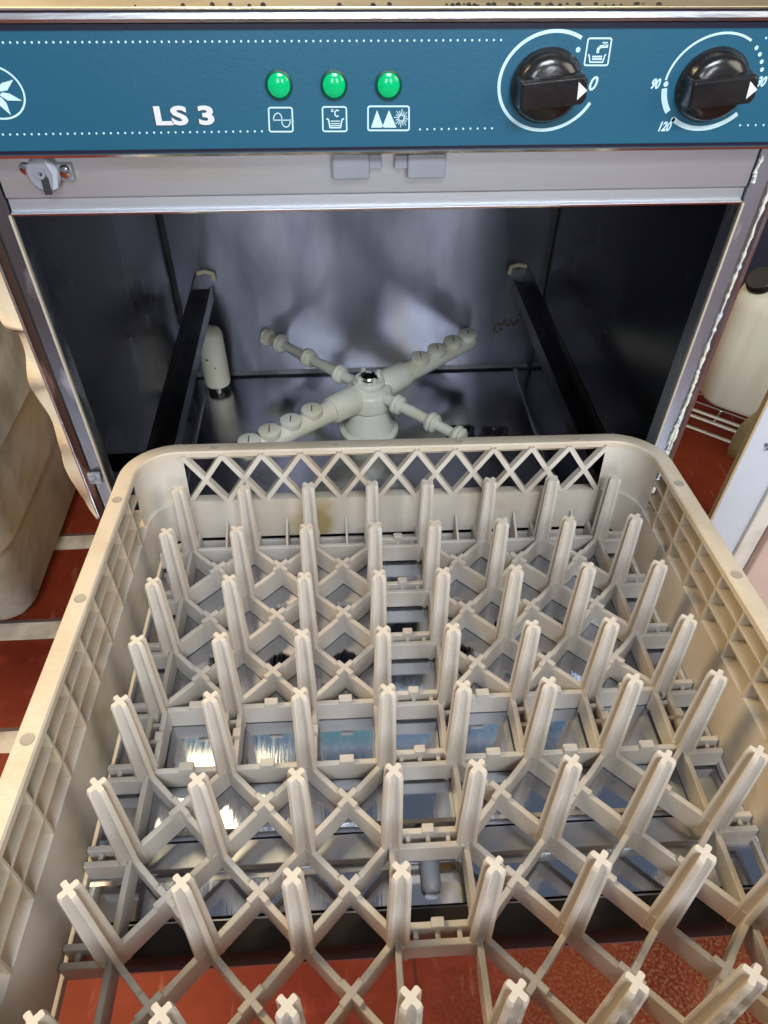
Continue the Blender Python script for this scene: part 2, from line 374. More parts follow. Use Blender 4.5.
# dotted lines
for (x0, y0, x1, y1) in ((3, 42.5, 501, 40.0), (3, 134.5, 262, 131.2), (420, 129.3, 492, 128.2), (740, 125.2, 779, 124.8)):
    F = Flat(); n = int((x1 - x0) / 7.15)
    for i in range(n + 1):
        F.disc(pp(x0 + (x1 - x0) * i / n, y0 + (y1 - y0) * i / n), .00058, 8)
    F.build('dotted_line', PRINT, pan)
F = Flat(); F.disc(pp(766, 38), .00058, 8); F.build('dotted_line', PRINT, pan)
# round emblem with seven blades
lc = pp(-4.5, 92.5); F = Flat(); F.stroke(arc(lc, .0150, 0, 354, 60, EL), .0010, True)
for k in range(7):
    a = math.radians(-22 + k * 360 / 7); R2 = lambda r, g: (lc[0] + r * math.cos(a + g), lc[1] + EL * r * math.sin(a + g))
    F.poly([R2(.0136, .03), R2(.0072, .30), R2(.0036, .42), R2(.0022, -.3), R2(.0068, -.34)])
F.build('emblem', PRINT, pan)
def text(body, px, py, size, m, name, sx=1.0, off=0, shear=0, y=YP, al='LEFT', dz=.0003):
    cu = bpy.data.curves.new('t', 'FONT'); cu.body = body; cu.size = size; cu.offset = off; cu.shear = shear; cu.align_x = al; cu.resolution_u = 4
    t = bpy.data.objects.new('t', cu); COL.objects.link(t); bpy.context.view_layer.update()
    me = bpy.data.meshes.new_from_object(t.evaluated_get(bpy.context.evaluated_depsgraph_get()))
    bpy.data.objects.remove(t); me.name = name
    cx, cz = pp(px, py); org = parent_origin(pan)
    for v in me.vertices:
        x, yy = v.co.x, v.co.y; v.co = Vector((cx + x * sx, y - dz, cz + yy)) - org
    me.materials.clear(); me.materials.append(m)
    o = bpy.data.objects.new(name, me); COL.objects.link(o); o.parent = pan; return o
text('LS 3', 154.0, 125.2, .0128, DROP, 'lettering_shadow', 1.56, .0005, dz=.0002)
text('LS 3', 155.2, 124.2, .0128, LETTER, 'lettering', 1.56, .0005, dz=.0004)
# symbols under the lamps
def rbox(x0, y0, x1, y1, sk=0, r=2):
    pts = []
    for cx, cy, a in ((x1 - r, y0 + r, 0), (x0 + r, y0 + r, 90), (x0 + r, y1 - r, 180), (x1 - r, y1 - r, 270)):
        for k in range(4):
            g = math.radians(a + 30 * k); yy = cy - r * math.sin(g); pts.append((cx + r * math.cos(g) + sk * (y1 - yy) / (y1 - y0), yy))
    return pts
F = Flat(); F.strokepx(rbox(269.5, 107.5, 293, 131.5, -1.0), 1.5, True)
F.strokepx([(273, 120), (291, 120)], .9)
w = [(273.5, 121)] + [(273.5 + 4.2 - 4.2 * math.cos(math.radians(t)), 119 - 6 * math.sin(math.radians(t))) for t in range(0, 181, 20)] + [(281.9 + 4.2 - 4.2 * math.cos(math.radians(t)), 121 + 6 * math.sin(math.radians(t))) for t in range(0, 181, 20)] + [(290.3, 119)]
F.strokepx(w, 1.0); F.build('power_symbol', PRINT, pan)
F = Flat(); F.strokepx(rbox(323, 106.8, 346.8, 131.2, -.6), 1.5, True)
F.strokepx([(326.5, 118.5), (328.5, 119.5), (330, 127.5), (340.5, 127.5), (342, 119.5), (344, 118.5)], 1.4)
for yy in (121, 123.5, 125.5): F.strokepx([(330.5, yy), (340, yy)], .9)
F.strokepx([(338.8, 110.8), (336.8, 110), (334.9, 111.6), (334.9, 114.8), (336.6, 116.4), (338.8, 115.6)], 1.2)
F.strokepx([(331.4, 109.6), (333, 109.6), (333, 111.4), (331.4, 111.4)], .7, True); F.build('wash_temperature_symbol', PRINT, pan)
F = Flat(); F.strokepx(rbox(368, 106.2, 409, 130.2, 0), 1.6, True)
for bx, tx, ex in ((371, 377, 383.5), (382, 389, 396.5)):
    F.polypx([(bx, 127.5), (ex, 127.5), (tx, 110)])
for k in range(16):
    a = math.pi * 2 * k / 16 + .1; F.strokepx([(401.3 + 2.2 * math.cos(a), 118 + 2.2 * math.sin(a)), (401.3 + (6 if k % 2 else 7.3) * math.cos(a), 118 + (7.5 if k % 2 else 9.2) * math.sin(a))], .8)
F.build('sparkle_symbol', PRINT, pan)
F = Flat(); F.strokepx(rbox(584, 38.2, 607.5, 65.2, 4.2), 1.5, True)
F.strokepx([(597.5, 53), (598, 49), (600.5, 46.5), (608, 46)], 2.6); F.strokepx([(602.5, 42.6), (607.8, 42.6)], 1.2); F.strokepx([(605, 42.6), (605, 46)], 1.4)
F.strokepx([(588, 54.5), (589, 55), (589.8, 62), (602.5, 62), (604.8, 55), (606, 54.5)], 1.3)
for yy in (56.5, 59): F.strokepx([(592, yy), (602, yy)], 1.5)
F.build('tap_symbol', PRINT, pan)
# dial scales
c1 = pp(549, 82.5); c2 = pp(712.5, 83)
F = Flat(); F.stroke(arc(c1, .0285, 60, 335, 70, EL), .0018); F.disc(pp(578, 49.7), .0013)
F.strokepx([(583.5, 76.5), (585.5, 81.5)], 1.8); F.disc(pp(586.5, 85), .0006, 8); F.build('dial_scale', PRINT, pan)
text('0', 586.8, 90.0, .0098, PRINT, 'dial_number', .95, .0002, .25)
F = Flat(); F.stroke(arc(c2, .0281, 58, 176, 40, EL), .0012); F.stroke(arc(c2, .0276, 186, 218, 20, EL), .0032); F.stroke(arc(c2, .0276, 230, 318, 50, EL), .0026)
F.disc(pp(665.8, 84), .0014); F.disc(pp(672.8, 119.5), .0013)
for a in (46, 36, 26, 16): F.disc((c2[0] + .0276 * math.cos(math.radians(a)), c2[1] + .0276 * EL * math.sin(math.radians(a))), .0011, 10)
F.build('dial_scale', PRINT, pan)
text('90', 649.5, 88.3, .0068, PRINT, 'dial_number', .75, .0003, .25)
text('120', 656.5, 130.6, .0068, PRINT, 'dial_number', .75, .0003, .25)
text('30', 755, 86, .0068, PRINT, 'dial_number', .75, .0003, .25)
# indicator lamps
for px in (279, 334, 388.5):
    x, z = pp(px, 84.6)
    o = MB().lathe([(.0076, 0), (.0076, .0012), (.0064, .0016), (.0062, .0004)], (x, YP, z), (0, -1, 0), 28).build('indicator_lamp', GRING, gw, smooth=True); sub(gw, o)
    MB().lathe([(.0063, 0), (.0061, .0016), (.0045, .0026), (.002, .0031), (.0003, .0032)], (x, YP - .0002, z), (0, -1, 0), 28).build('lens', GREEN, o, smooth=True)
# knobs
def knob(c, ang):
    x, z = c; m = MB()
    m.lathe([(.0205, 0), (.0205, .0025), (.0190, .0042), (.0180, .0075), (.0160, .0098), (.0110, .0108), (.0004, .0110)], (x, YP - .0004, z), (0, -1, 0), 48)
    for v in m.v: v.z = z + (v.z - z) * .92
    k = m.build('dial_knob', BLACK, gw, smooth=True); sub(gw, k)
    a = math.radians(ang); ca, sa = math.cos(a), math.sin(a)
    def q(u, w, y): return (x + u * ca - w * sa, YP - y, z + u * sa + w * ca)
    def ring(y, u0, u1, w):
        return [q(u0, -w, y), q(u1 - .002, -w, y), q(u1, -w * .6, y), q(u1, w * .6, y), q(u1 - .002, w, y), q(u0, w, y)]
    MB().loft([ring(.004, -.0185, .0195, .0078), ring(.0150, -.0178, .0192, .0074), ring(.0175, -.0170, .0185, .0066)]).build('grip', BLACK, k, bevel=.0008)
    g = MB(); v = [q(.0135, -.0042, .0178), q(.0135, .0046, .0178), q(.0186, 0, .0178)]
    v2 = [q(.0135, -.0042, .0174), q(.0135, .0046, .0174), q(.0186, 0, .0174)]
    g.add(v + v2, [(0, 1, 2), (5, 4, 3), (0, 3, 4, 1), (1, 4, 5, 2), (2, 5, 3, 0)]).build('pointer_mark', WHITE, k)
knob((c1[0] - .0015, c1[1] - .0014), 5); knob((c2[0] - .0005, c2[1] - .0008), 5)
# door switch (left) and catches (centre)
def fy(px, py, y=YF): p = on_y(px, py, y); return p.x, p.z
x, z = fy(46, 171)
sw = MB(); sw.lathe([(.0098, 0), (.0098, .006), (.0085, .0072), (.0004, .0072)], (x, YF, z), (0, -1, 0), 28)
sw.box(x + .004, x + .0165, YF - .0042, YF, z - .004, z + .005)
o = sw.build('door_switch', CATCH, gw, bevel=.0005); sub(gw, o)
MB().prism([(x - .0020, z - .0110), (x + .0022, z - .0110), (x + .0028, z - .002), (x + .0010, z + .002), (x - .0014, z + .001)], 'y', YF - .0080, YF - .0066).build('slot', mat('slot_dark', (.03, .03, .035), .5), o)
MB().lathe([(.0030, 0), (.0030, .0014), (.0014, .0014), (.0012, .0004)], (x - .001, YF - .0070, z + .001), (0, -1, 0), 16).build('plunger', CATCH, o)
MB().add([(x + .0035, YF - .0078, z + .0085), (x + .0095, YF - .0078, z + .003), (x + .0070, YF - .0078, z - .0070), (x + .0035, YF - .0078, z - .0085), (x + .0060, YF - .0078, z + .000)] + [(a, YF - .0068, b) for a, b in ((x + .0035, z + .0085), (x + .0095, z + .003), (x + .0070, z - .0070), (x + .0035, z - .0085), (x + .0060, z + .000))],
         [(0, 1, 2, 3, 4), (9, 8, 7, 6, 5), (0, 5, 6, 1), (1, 6, 7, 2), (2, 7, 8, 3), (3, 8, 9, 4), (4, 9, 5, 0)]).build('cam_half', mat('pale_grey_plastic', (.40, .43, .50), .4), o)
for px, py, yo in ((26, 168, 0), (67, 169, .0040)):
    a, b = fy(px, py); s_ = MB().lathe([(.0040, 0), (.0040, .0008), (.0030, .0024), (.0003, .0030)], (a, YF - yo, b), (0, -1, 0), 16).build('screw', CHROME, o, smooth=True)
for x0, x1, y0, y1, s_ in ((331.5, 369, 153, 176.5, 1), (407, 444, 153, 175.5, -1)):
    a, zt = fy(x0, y0); b, zb = fy(x1, y1)
    k = MB().box(a, b, YF - .0060, YF, zb, zt + .001).build('door_catch', CATCH, gw, bevel=.0012); sub(gw, k)
    e, zz = fy(381 if s_ > 0 else 394, 166.5)
    MB().box(min(b, e) if s_ > 0 else e, max(b, e) if s_ > 0 else a, YF - .0045, YF, zz, zt).build('catch_tongue', CATCH, k, bevel=.0005)
# tub
tub = MB()
tub.box(TL, TR, TB - .0008, TB + .0008, TF, TC)
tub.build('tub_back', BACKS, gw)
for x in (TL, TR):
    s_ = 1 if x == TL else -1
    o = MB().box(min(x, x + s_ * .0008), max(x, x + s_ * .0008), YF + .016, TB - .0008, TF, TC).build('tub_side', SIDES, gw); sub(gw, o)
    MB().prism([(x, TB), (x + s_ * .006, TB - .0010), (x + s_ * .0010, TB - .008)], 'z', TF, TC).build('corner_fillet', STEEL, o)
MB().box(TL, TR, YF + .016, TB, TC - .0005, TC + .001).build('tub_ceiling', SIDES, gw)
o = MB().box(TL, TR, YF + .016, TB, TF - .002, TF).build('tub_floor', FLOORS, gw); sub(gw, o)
MB().prism([(TB - .001, TF), (TB - .001, TF + .007), (TB - .004, TF + .002), (TB - .010, TF)], 'x', TL, TR).build('weld_seam', DARKST, o)
MB().box(TL + .02, TL + .024, YF + .03, TB - .01, TF, TF + .003).build('floor_ridge', STEEL, o)
MB().box(TR - .026, TR - .021, YF + .03, TB - .01, TF, TF + .004).build('floor_ridge', STEEL, o)
MB().box(IL, IR, YF + .004, YF + .016, Z(-.60), Z(-.492)).build('sill', STEEL, gw)
g = MB()
for i in range(34):
    t = random.random(); p = on_y(492 + 34 * t, 327 - 10 * t + random.gauss(0, 3.0), TB - .0009); r = random.uniform(.0008, .0030)
    g.lathe([(r, 0), (r * .6, .0002)], (p.x, TB - .0008, p.z), (0, -1, 0), 7)
o = g.build('rust_stain', mat('tub_stain', (.16, .11, .06), .7, 0, (.10, .09, .07), 90), gw); o['kind'] = 'stuff'
# rack guides
for xo_, xi_ in ((-.1865, -.166), (.2545, .2350)):
    s_ = 1 if xi_ > xo_ else -1; zz = Z(-.450); t = .0016 * s_
    prof = [(xo_, zz + .026), (xo_ + t, zz + .026), (xo_ + t, zz + .0016), (xi_ - t * 3, zz + .0016), (xi_ - t * 3, zz + .005), (xi_ - 2 * t, zz + .005), (xi_ - 2 * t, zz - .014), (xi_ - 3 * t, zz - .014), (xi_ - 3 * t, zz - .0004), (xo_, zz - .0004)]
    # profile is in x/z, swept along y
    o = MB().prism(prof, 'y', .492, TB - .014).build('rack_guide', DARKST, gw); sub(gw, o)
    MB().tube([(xo_ + t, TB - .016, zz + .024), (xo_ + .012 * s_, TB - .012, zz + .025), (xo_ + .021 * s_, TB - .010, zz + .021), (xo_ + .022 * s_, TB - .009, zz + .011)], .0030, 8).build('guide_hook', RING, o, smooth=True)
    e = .0352 if s_ > 0 else .0302
    MB().box(min(xo_ - e * s_, xo_), max(xo_ - e * s_, xo_), .52, .535, zz + .002, zz + .012).build('guide_bracket', DARKST, o)
# air trap
o = MB().lathe([(.0175, .010), (.0185, .013), (.0180, .088), (.0155, .094), (.008, .098), (.0004, .0985)], (-.180, .868, TF), n=28).build('air_trap', IVORY, gw, smooth=True); sub(gw, o)
MB().lathe([(.015, 0), (.016, .010), (.014, .0102)], (-.180, .868, TF), n=24).build('black_collar', BLACK, o, smooth=True)
for dx, dz in ((.003, .045), (-.006, .058)):
    MB().lathe([(.0022, 0), (.0014, .0008), (.0003, .001)], (-.180 + dx, .868 - .0172, TF + dz), (0, -1, 0), 8).build('rust_spot', RUST, o)
# wash and rinse arms round one hub
HX, HY = .0340, .761
hub = MB().lathe([(.040, 0), (.040, .004), (.034, .007), (.033, .014), (.030, .018), (.029, .034), (.026, .040), (.031, .044), (.031, .064), (.027, .069), (.021, .071), (.021, .078), (.018, .081), (.0005, .081)], (HX, HY, TF), n=40).build('spray_hub', IVORY, gw, smooth=True); sub(gw, hub)
MB().lathe([(.0125, 0), (.0125, .002), (.0098, .006), (.0055, .0088), (.0003, .0098)], (HX, HY, TF + .0808), n=28).build('hub_nut', CHROME, hub, smooth=True)
for a in (.5, 2.0, 3.7, 5.2):
    MB().lathe([(.0035, 0), (.0032, .009), (.001, .0098)], (HX + .0145 * math.cos(a), HY + .0145 * math.sin(a), TF + .079), n=8).build('hub_lug', IVORY, hub, smooth=True)
ZA = TF + .060
wash = MB(); aw = math.atan2(.885 - .664, .194 + .0987) + .01
for s_ in (1, -1):
    d = Vector((math.cos(aw), math.sin(aw), 0)) * s_; o_ = Vector((HX, HY, ZA))
    wash.tube([o_ + d * t for t in (.018, .024, .060, .063, .064, .120, .188, .196, .199)], [.0165, .0185, .0180, .0170, .0138, .0128, .0112, .0085, .002], 20)
w_ = wash.build('wash_arm', IVORY, gw, smooth=True); sub(gw, w_)
for s_ in (1, -1):
    d = Vector((math.cos(aw), math.sin(aw), 0)) * s_
    for t in (.092, .124, .155, .184):
        p = Vector((HX, HY, ZA)) + d * t
        k = MB().lathe([(.0128, 0), (.0135, .004), (.0133, .0080), (.0108, .0094), (.0004, .0096)], p + Vector((0, 0, .0085)), n=24).build('nozzle_cap', IVORY, w_, smooth=True)
        sub(w_, k)
        # screwdriver slot, part of the cap's look
        MB().box(p.x - .0006, p.x + .0006, p.y - .006, p.y + .006, p.z + .0180, p.z + .0184).build('cap_slot', DARKST, w_)
rn = MB(); ar = math.atan2(.667 - .895, .1222 + .1065)
d = Vector((math.cos(ar), math.sin(ar), 0)); o_ = Vector((HX, HY, ZA + .004))
rn.tube([o_ + d * t for t in (.018, .02, .150, .154)], [.006, .0078, .0062, .003], 14); rn.tube([o_ - d * t for t in (.018, .02, .196, .200)], [.006, .0078, .0062, .003], 14)
r_ = rn.build('rinse_arm', IVORY, gw, smooth=True); sub(gw, r_)
for t in (-.195, -.168, -.112, -.052, .050, .106, .146):
    p = o_ + d * t
    MB().lathe([(.0065, -.0075), (.0118, -.0055), (.0130, -.0015), (.0100, .0015), (.0122, .0040), (.0105, .0065), (.0065, .0078)], p, d, 20).build('rinse_jet', IVORY, r_, smooth=True)
# filter handles on the tub floor
for x, y in ((.156, .733), (.200, .728)):
    o = MB(); o.tube([(x + .015 * math.cos(a), y + .013 * math.sin(a), TF + .012 + .004 * math.cos(2 * a)) for a in [2 * math.pi * k / 24 for k in range(25)]], .0030, 8)
    o.lathe([(.020, 0), (.020, .004), (.017, .006), (.0005, .006)], (x, y, TF), n=24)
    o.build('filter_handle', BLACK, gw, smooth=True)
# --- the open door (drawn in the rack's tilted frame, then turned into place)
def tilt(mb):
    mb.v = [rk(v.x, v.y, v.z - .0015 + KS_ * v.y) for v in mb.v]; return mb
DX0, DX1 = -.2645, .2505
d_ = tilt(MB().prism([(.219, -.1005), (-.104, -.1005), (-.112, -.104), (-.114, -.112), (-.112, -.134), (-.106, -.138), (.219, -.138)], 'x', DX0, DX1)).build('door', STEEL, gw, bevel=.001); sub(gw, d_)
tilt(MB().prism([(.216, -.1000), (.216, -.0890), (-.0515, -.0890), (-.0535, -.0905), (-.0550, -.0940), (-.0550, -.1000)], 'x', DX0 + .040, DX1 - .040)).build('door_liner', DOORS, d_, bevel=.0006)
tilt(MB().prism([(-.0555, -.1004), (-.0555, -.0955), (-.0705, -.0955), (-.0722, -.0975), (-.0722, -.1004)], 'x', DX0 + .030, DX1 - .030)).build('liner_flange', STEEL, d_, bevel=.0004)
tilt(MB().prism([(-.0765, -.1004), (-.0765, -.0985), (-.0965, -.0985), (-.0975, -.1004)], 'x', DX0 + .012, DX1 - .012)).build('inner_skin', DOORS, d_, bevel=.0003)
tilt(MB().prism([(-.0985, -.1008), (-.0990, -.0985), (-.1080, -.0985), (-.1145, -.1015), (-.1155, -.108), (-.1155, -.1200), (-.1125, -.1200), (-.1120, -.1008)], 'x', DX0, DX1)).build('door_edge', GASKET, d_, smooth=True)
tilt(MB().box(-.0125, .0200, -.0975, -.0745, -.0984, -.0972)).build('catch_plate', CHROME, d_)
tilt(MB().tube([(.0012, -.0725, -.0935), (.0012, -.0900, -.0935), (.0012, -.0922, -.0940)], [.0058, .0058, .004], 16)).build('catch_pin', CATCH, d_, smooth=True)
g = MB()
for i in range(16):
    x, y = .010 + random.uniform(-.004, .007), -.0765 + random.uniform(-.002, .001); r = random.uniform(.0008, .0018)
    g.lathe([(r, 0), (r * .7, .0004), (r * .1, .0006)], (x, y, -.0972), n=7)
o = tilt(g).build('rust_patch', RUST, d_); o['kind'] = 'stuff'
for s_ in (DX0 + .010, DX1 - .010):
    tilt(MB().tube([(s_ - .006, .222, -.112), (s_ + .006, .222, -.112)], .008, 14)).build('hinge', DARKST, d_, smooth=True)

# ================================================================== the rack
rack = root('dish_rack', rk(0, 0, RB), 'grey beige plastic peg rack resting on the open washer door', 'dish rack', rot=MR.to_euler())
ORG[rack.name] = Vector((0, 0, RB))
P8 = [-.1718, -.1218, -.0718, -.0218, .0218, .0718, .1218, .1718]
KS = .055                                   # the base falls a little towards the front
RX, RY = .2125, .2085                        # outer half sizes at the rim
ZR = .017
IX, IY = .1975, .1915                        # inner face of the lower band
# rim: top flange with a short skirt
def ringmesh(outer, inner, m=None):
    m = m or MB(); n = len(outer)
    return m
rim = MB()
o1 = rrect(-RX, RX, -RY, RY, .040, ZR - .0005, 10); prof = [(0, -.013), (0, 0), (-.0012, .0006), (-.0112, .0006), (-.0122, -.0004), (-.0122, -.0045), (-.0040, -.0045), (-.0022, -.013)]
rings = []
for off, dz in prof:
    rings.append(rrect(-RX - off, RX + off, -RY - off, RY + off, .040 + off, ZR + dz - .0006, 10))
nr = len(rings); n = len(rings[0])
vs = [p for r in rings for p in r]; fs = [(i * n + k, i * n + (k + 1) % n, ((i + 1) % nr) * n + (k + 1) % n, ((i + 1) % nr) * n + k) for i in range(nr) for k in range(n)]
rim.add(vs, fs)
rim_o = rim.build('rim', RIMP, rack, smooth=True); sub(rack, rim_o)
HOLE = mat('dimple_plastic', (.36, .31, .26), .6)
for s_ in (-1, 1):
    for y in (.1385, .0420, -.0550, -.150):
        MB().lathe([(.0036, 0), (.0036, .0003), (.0024, .0001)], (s_ * (RX - .0063), y, ZR + .0001), n=14).build('rim_dimple', HOLE, rim_o)
for x in (-.145, -.05, .05, .145):
    for s_ in (-1, 1):
        MB().lathe([(.0030, 0), (.0030, .0003), (.002, .0001)], (x, s_ * (RY - .0063), ZR + .0001), n=12).build('rim_dimple', HOLE, rim_o)
def shear(mb):
    for v in mb.v:
        if v.z < zz0 - .006: v.z += KS * v.y * min(1, (zz0 - .006 - v.z) / .02)
    return mb
# lower band and ledge all round
band = MB()
def bandring(offx, z, r): return rrect(-IX - offx, IX + offx, -IY - offx, IY + offx, r + offx, z, 10)
zz0, zz1 = -.030, -.0790
rings = [bandring(0, zz1, .024), bandring(.0012, zz0, .026), bandring(.0030, zz0 + .0005, .026), bandring(.0115, zz0 - .001, .026),bandring(.0115, zz0 - .003, .026), bandring(.0036, zz0 - .004, .026), bandring(.0024, zz1, .024)]
nr = len(rings); n = len(rings[0]); vs = [p for r in rings for p in r]
band.add(vs, [(i * n + k, i * n + (k + 1) % n, ((i + 1) % nr) * n + (k + 1) % n, ((i + 1) % nr) * n + k) for i in range(nr) for k in range(n)])
shear(band).build('lower_band', BANDP, rack, smooth=True)
base = MB()
GZ0, GZ1 = RB, -.0715
# bottom perimeter frame
rings = [bandring(-.0006, GZ0, .022), bandring(-.0006, GZ0 + .006, .022), bandring(.0024, GZ0 + .006, .022), bandring(.0024, GZ0, .022)]
nr = 4; vs = [p for r in rings for p in r]
base.add(vs, [(i * n + k, i * n + (k + 1) % n, ((i + 1) % nr) * n + (k + 1) % n, ((i + 1) % nr) * n + k) for i in range(nr) for k in range(n)])
T = .0034
def tab(x, y, ax, l=.009): 
    if ax == 'x': base.box(x - l / 2, x + l / 2, y - T * .75, y + T * .75, GZ1 - .001, GZ1 + .0035)
    else: base.box(x - T * .75, x + T * .75, y - l / 2, y + l / 2, GZ1 - .001, GZ1 + .0035)
blocks = ((0, 1, 2, 3), (4, 5, 6, 7))
def diag(p, q):
    base.bar(p, q, T, GZ0, GZ1)
for bx in blocks:
    for by in blocks:
        for i in range(3):
            for j in range(3):
                x0, x1 = P8[bx[i]], P8[bx[i + 1]]; y0, y1 = P8[by[j]], P8[by[j + 1]]
                diag((x0, y0), (x1, y1)); diag((x0, y1), (x1, y0))
                cx, cy = (x0 + x1) / 2, (y0 + y1) / 2; l = .0052
                base.bar((cx - l, cy - l), (cx + l, cy + l), T * 1.06, GZ1 - .001, GZ1 + .0032); base.bar((cx - l, cy + l), (cx + l, cy - l), T * 1.04, GZ1 - .001, GZ1 + .0030)
        for e in (0, 3):
            base.bar((P8[bx[0]], P8[by[e]]), (P8[bx[3]], P8[by[e]]), T, GZ0, GZ1 - .001)
            base.bar((P8[bx[e]], P8[by[0]]), (P8[bx[e]], P8[by[3]]), T, GZ0, GZ1 - .001)
        e = 3 if by[0] == 0 else 0
        for i in range(3): tab((P8[bx[i]] + P8[bx[i + 1]]) / 2, P8[by[e]], 'x')
def ladder(p, q, gap, nweb=3, zt=GZ1, hi=GZ1):
    p = Vector(p); q = Vector(q); d = (q - p).normalized(); nn = Vector((-d.y, d.x)) * gap / 2
    base.bar(p + nn, q + nn, T, GZ0 + .002, zt); base.bar(p - nn, q - nn, T, GZ0 + .002, zt)
    for k in range(nweb):
        c_ = p + (q - p) * ((k + .75) / (nweb + .5)); base.bar(c_ + nn, c_ - nn, T * .8, GZ0 + .003, zt - .003)
for k in range(8):
    y = P8[k]
    ladder((P8[3] + .001, y), (P8[4] - .001, y), .0085); tab((P8[3] + P8[4]) / 2, y + .0042, 'x', .007)
    ladder((y, P8[3] + .001), (y, P8[4] - .001), .0085); tab(y + .0042, (P8[3] + P8[4]) / 2, 'y', .006)
    for s_ in (-1, 1):
        ladder((s_ * P8[7], y), (s_ * (IX - .0004), y), .0085, 2, GZ1 - .001)
        ladder((y, s_ * P8[7]), (y, s_ * (IY - .0004)), .0085, 2, GZ1 - .001)
for s_ in (-1, 1):                              # short upright fins against the band
    for k in range(7):
        x = (P8[k] + P8[k + 1]) / 2 + .004
        if k in (0, 1, 5, 6) or k in (2, 4):
            base.add([(x - .001, s_ * IY, -.060), (x + .001, s_ * IY, -.060), (x - .001, s_ * IY, GZ0 + .004), (x + .001, s_ * IY, GZ0 + .004), (x - .001, s_ * P8[7], GZ1), (x + .001, s_ * P8[7], GZ1), (x - .001, s_ * P8[7], GZ0 + .004), (x + .001, s_ * P8[7], GZ0 + .004)],
                     [(0, 1, 5, 4), (2, 3, 1, 0), (4, 5, 7, 6), (6, 7, 3, 2), (0, 4, 6, 2), (1, 3, 7, 5)])
shear(base).build('base_grid', PLASTIC, rack, bevel=.0004, seg=1)
# corner slats
# pegs: four-lobed star section, tapering
def star(R, t, lobe, z):
    pts = []
    for k in range(4):
        a = math.pi / 4 + k * math.pi / 2; d = Vector((math.cos(a), math.sin(a))); n_ = Vector((-d.y, d.x))
        for r, w in ((R * .55, -t), (R * .80, -lobe), (R * .96, -lobe * .8), (R, 0), (R * .96, lobe * .8), (R * .80, lobe), (R * .55, t)):
            p = d * r + n_ * w; pts.append(Vector((p.x, p.y, z)))
        e = Vector((math.cos(a + math.pi / 4), math.sin(a + math.pi / 4))) * t * 1.5
        pts.append(Vector((e.x, e.y, z)))
    return pts
TOPP = mat('peg_plastic', (.60, .56, .51), .42, 0, (.58, .49, .38), 60, (1, 1, .2), .4, .7)
pegm = MB().loft([star(.0079, .0014, .0019, RB), star(.0074, .0013, .0018, -.070), star(.0058, .0011, .0017, -.004), star(.0058, .0012, .0018, -.0025), star(.0050, .0014, .0015, 0)])
peg0 = None
for i, x in enumerate(P8):
    for j, y in enumerate(P8):
        if peg0 is None:
            peg0 = pegm.build('peg', TOPP, rack); smooth_it(peg0.data, 24); o = peg0
            base_loc = Vector(peg0.location)
        else:
            o = peg0.copy(); COL.objects.link(o); o.parent = rack
        zb = KS * y; o.location = (x, y, zb); o.scale = (1, 1, (-RB - zb) / -RB)
# lattice walls: crossed slats front and back, box grid on the long sides
def xwall(s_):
    m = MB(); y0 = s_ * (RY - .0118); y1 = s_ * (IY + .0030)
    zt, zb = ZR - .004, zz0
    def pt(x, t): return (x, y0 + (y1 - y0) * t, zt + (zb - zt) * t)
    X0, X1 = -.170, .170; nC = 11; w = (X1 - X0) / nC
    up = Vector((0, -s_, 0))
    for k in range(nC):
        a = X0 + k * w; b = a + w
        m.beam(pt(a, -.02), pt(b, 1.0), .0038, .0062, up); m.beam(pt(b, -.02), pt(a, 1.0), .0038, .0062, up)
    # half crosses at the ends fade into solid corner sheets
    for sg in (-1, 1):
        xs = sg * .170; n_ = 8; ri = .0270
        cx, cy = RX - .0118 - ri, RY - .0118 - ri
        top = [(xs, y0)] + [(sg * (cx + ri * math.sin(math.radians(90 * k / n_))), s_ * (cy + ri * math.cos(math.radians(90 * k / n_)))) for k in range(n_ + 1)] + [(sg * (RX - .0118), s_ * (cy - .006))]
        bx, by = IX + .0028 - .0255, IY + .0028 - .0255
        bot = [(xs, y1)] + [(sg * (bx + .0255 * math.sin(math.radians(90 * k / n_))), s_ * (by + .0255 * math.cos(math.radians(90 * k / n_)))) for k in range(n_ + 1)] + [(sg * (IX + .0028), s_ * (by - .006))]
        k_ = len(top); v = []
        for e in (0, .0022):
            v += [(x + sg * e * .7, y + s_ * e * .7, zt) for x, y in top] + [(x + sg * e * .7, y + s_ * e * .7, zb) for x, y in bot]
        f = []
        for i in range(k_ - 1):
            f += [(i, i + 1, k_ + i + 1, k_ + i), (2 * k_ + i, 3 * k_ + i, 3 * k_ + i + 1, 2 * k_ + i + 1), (i, 2 * k_ + i, 2 * k_ + i + 1, i + 1), (k_ + i, k_ + i + 1, 3 * k_ + i + 1, 3 * k_ + i)]
        f += [(0, k_, 3 * k_, 2 * k_), (k_ - 1, 3 * k_ - 1, 4 * k_ - 1, 2 * k_ - 1)]
        m.add(v, f)
    return m
for s_ in (1, -1): xwall(s_).build('lattice_end', BANDP, rack, smooth=True)
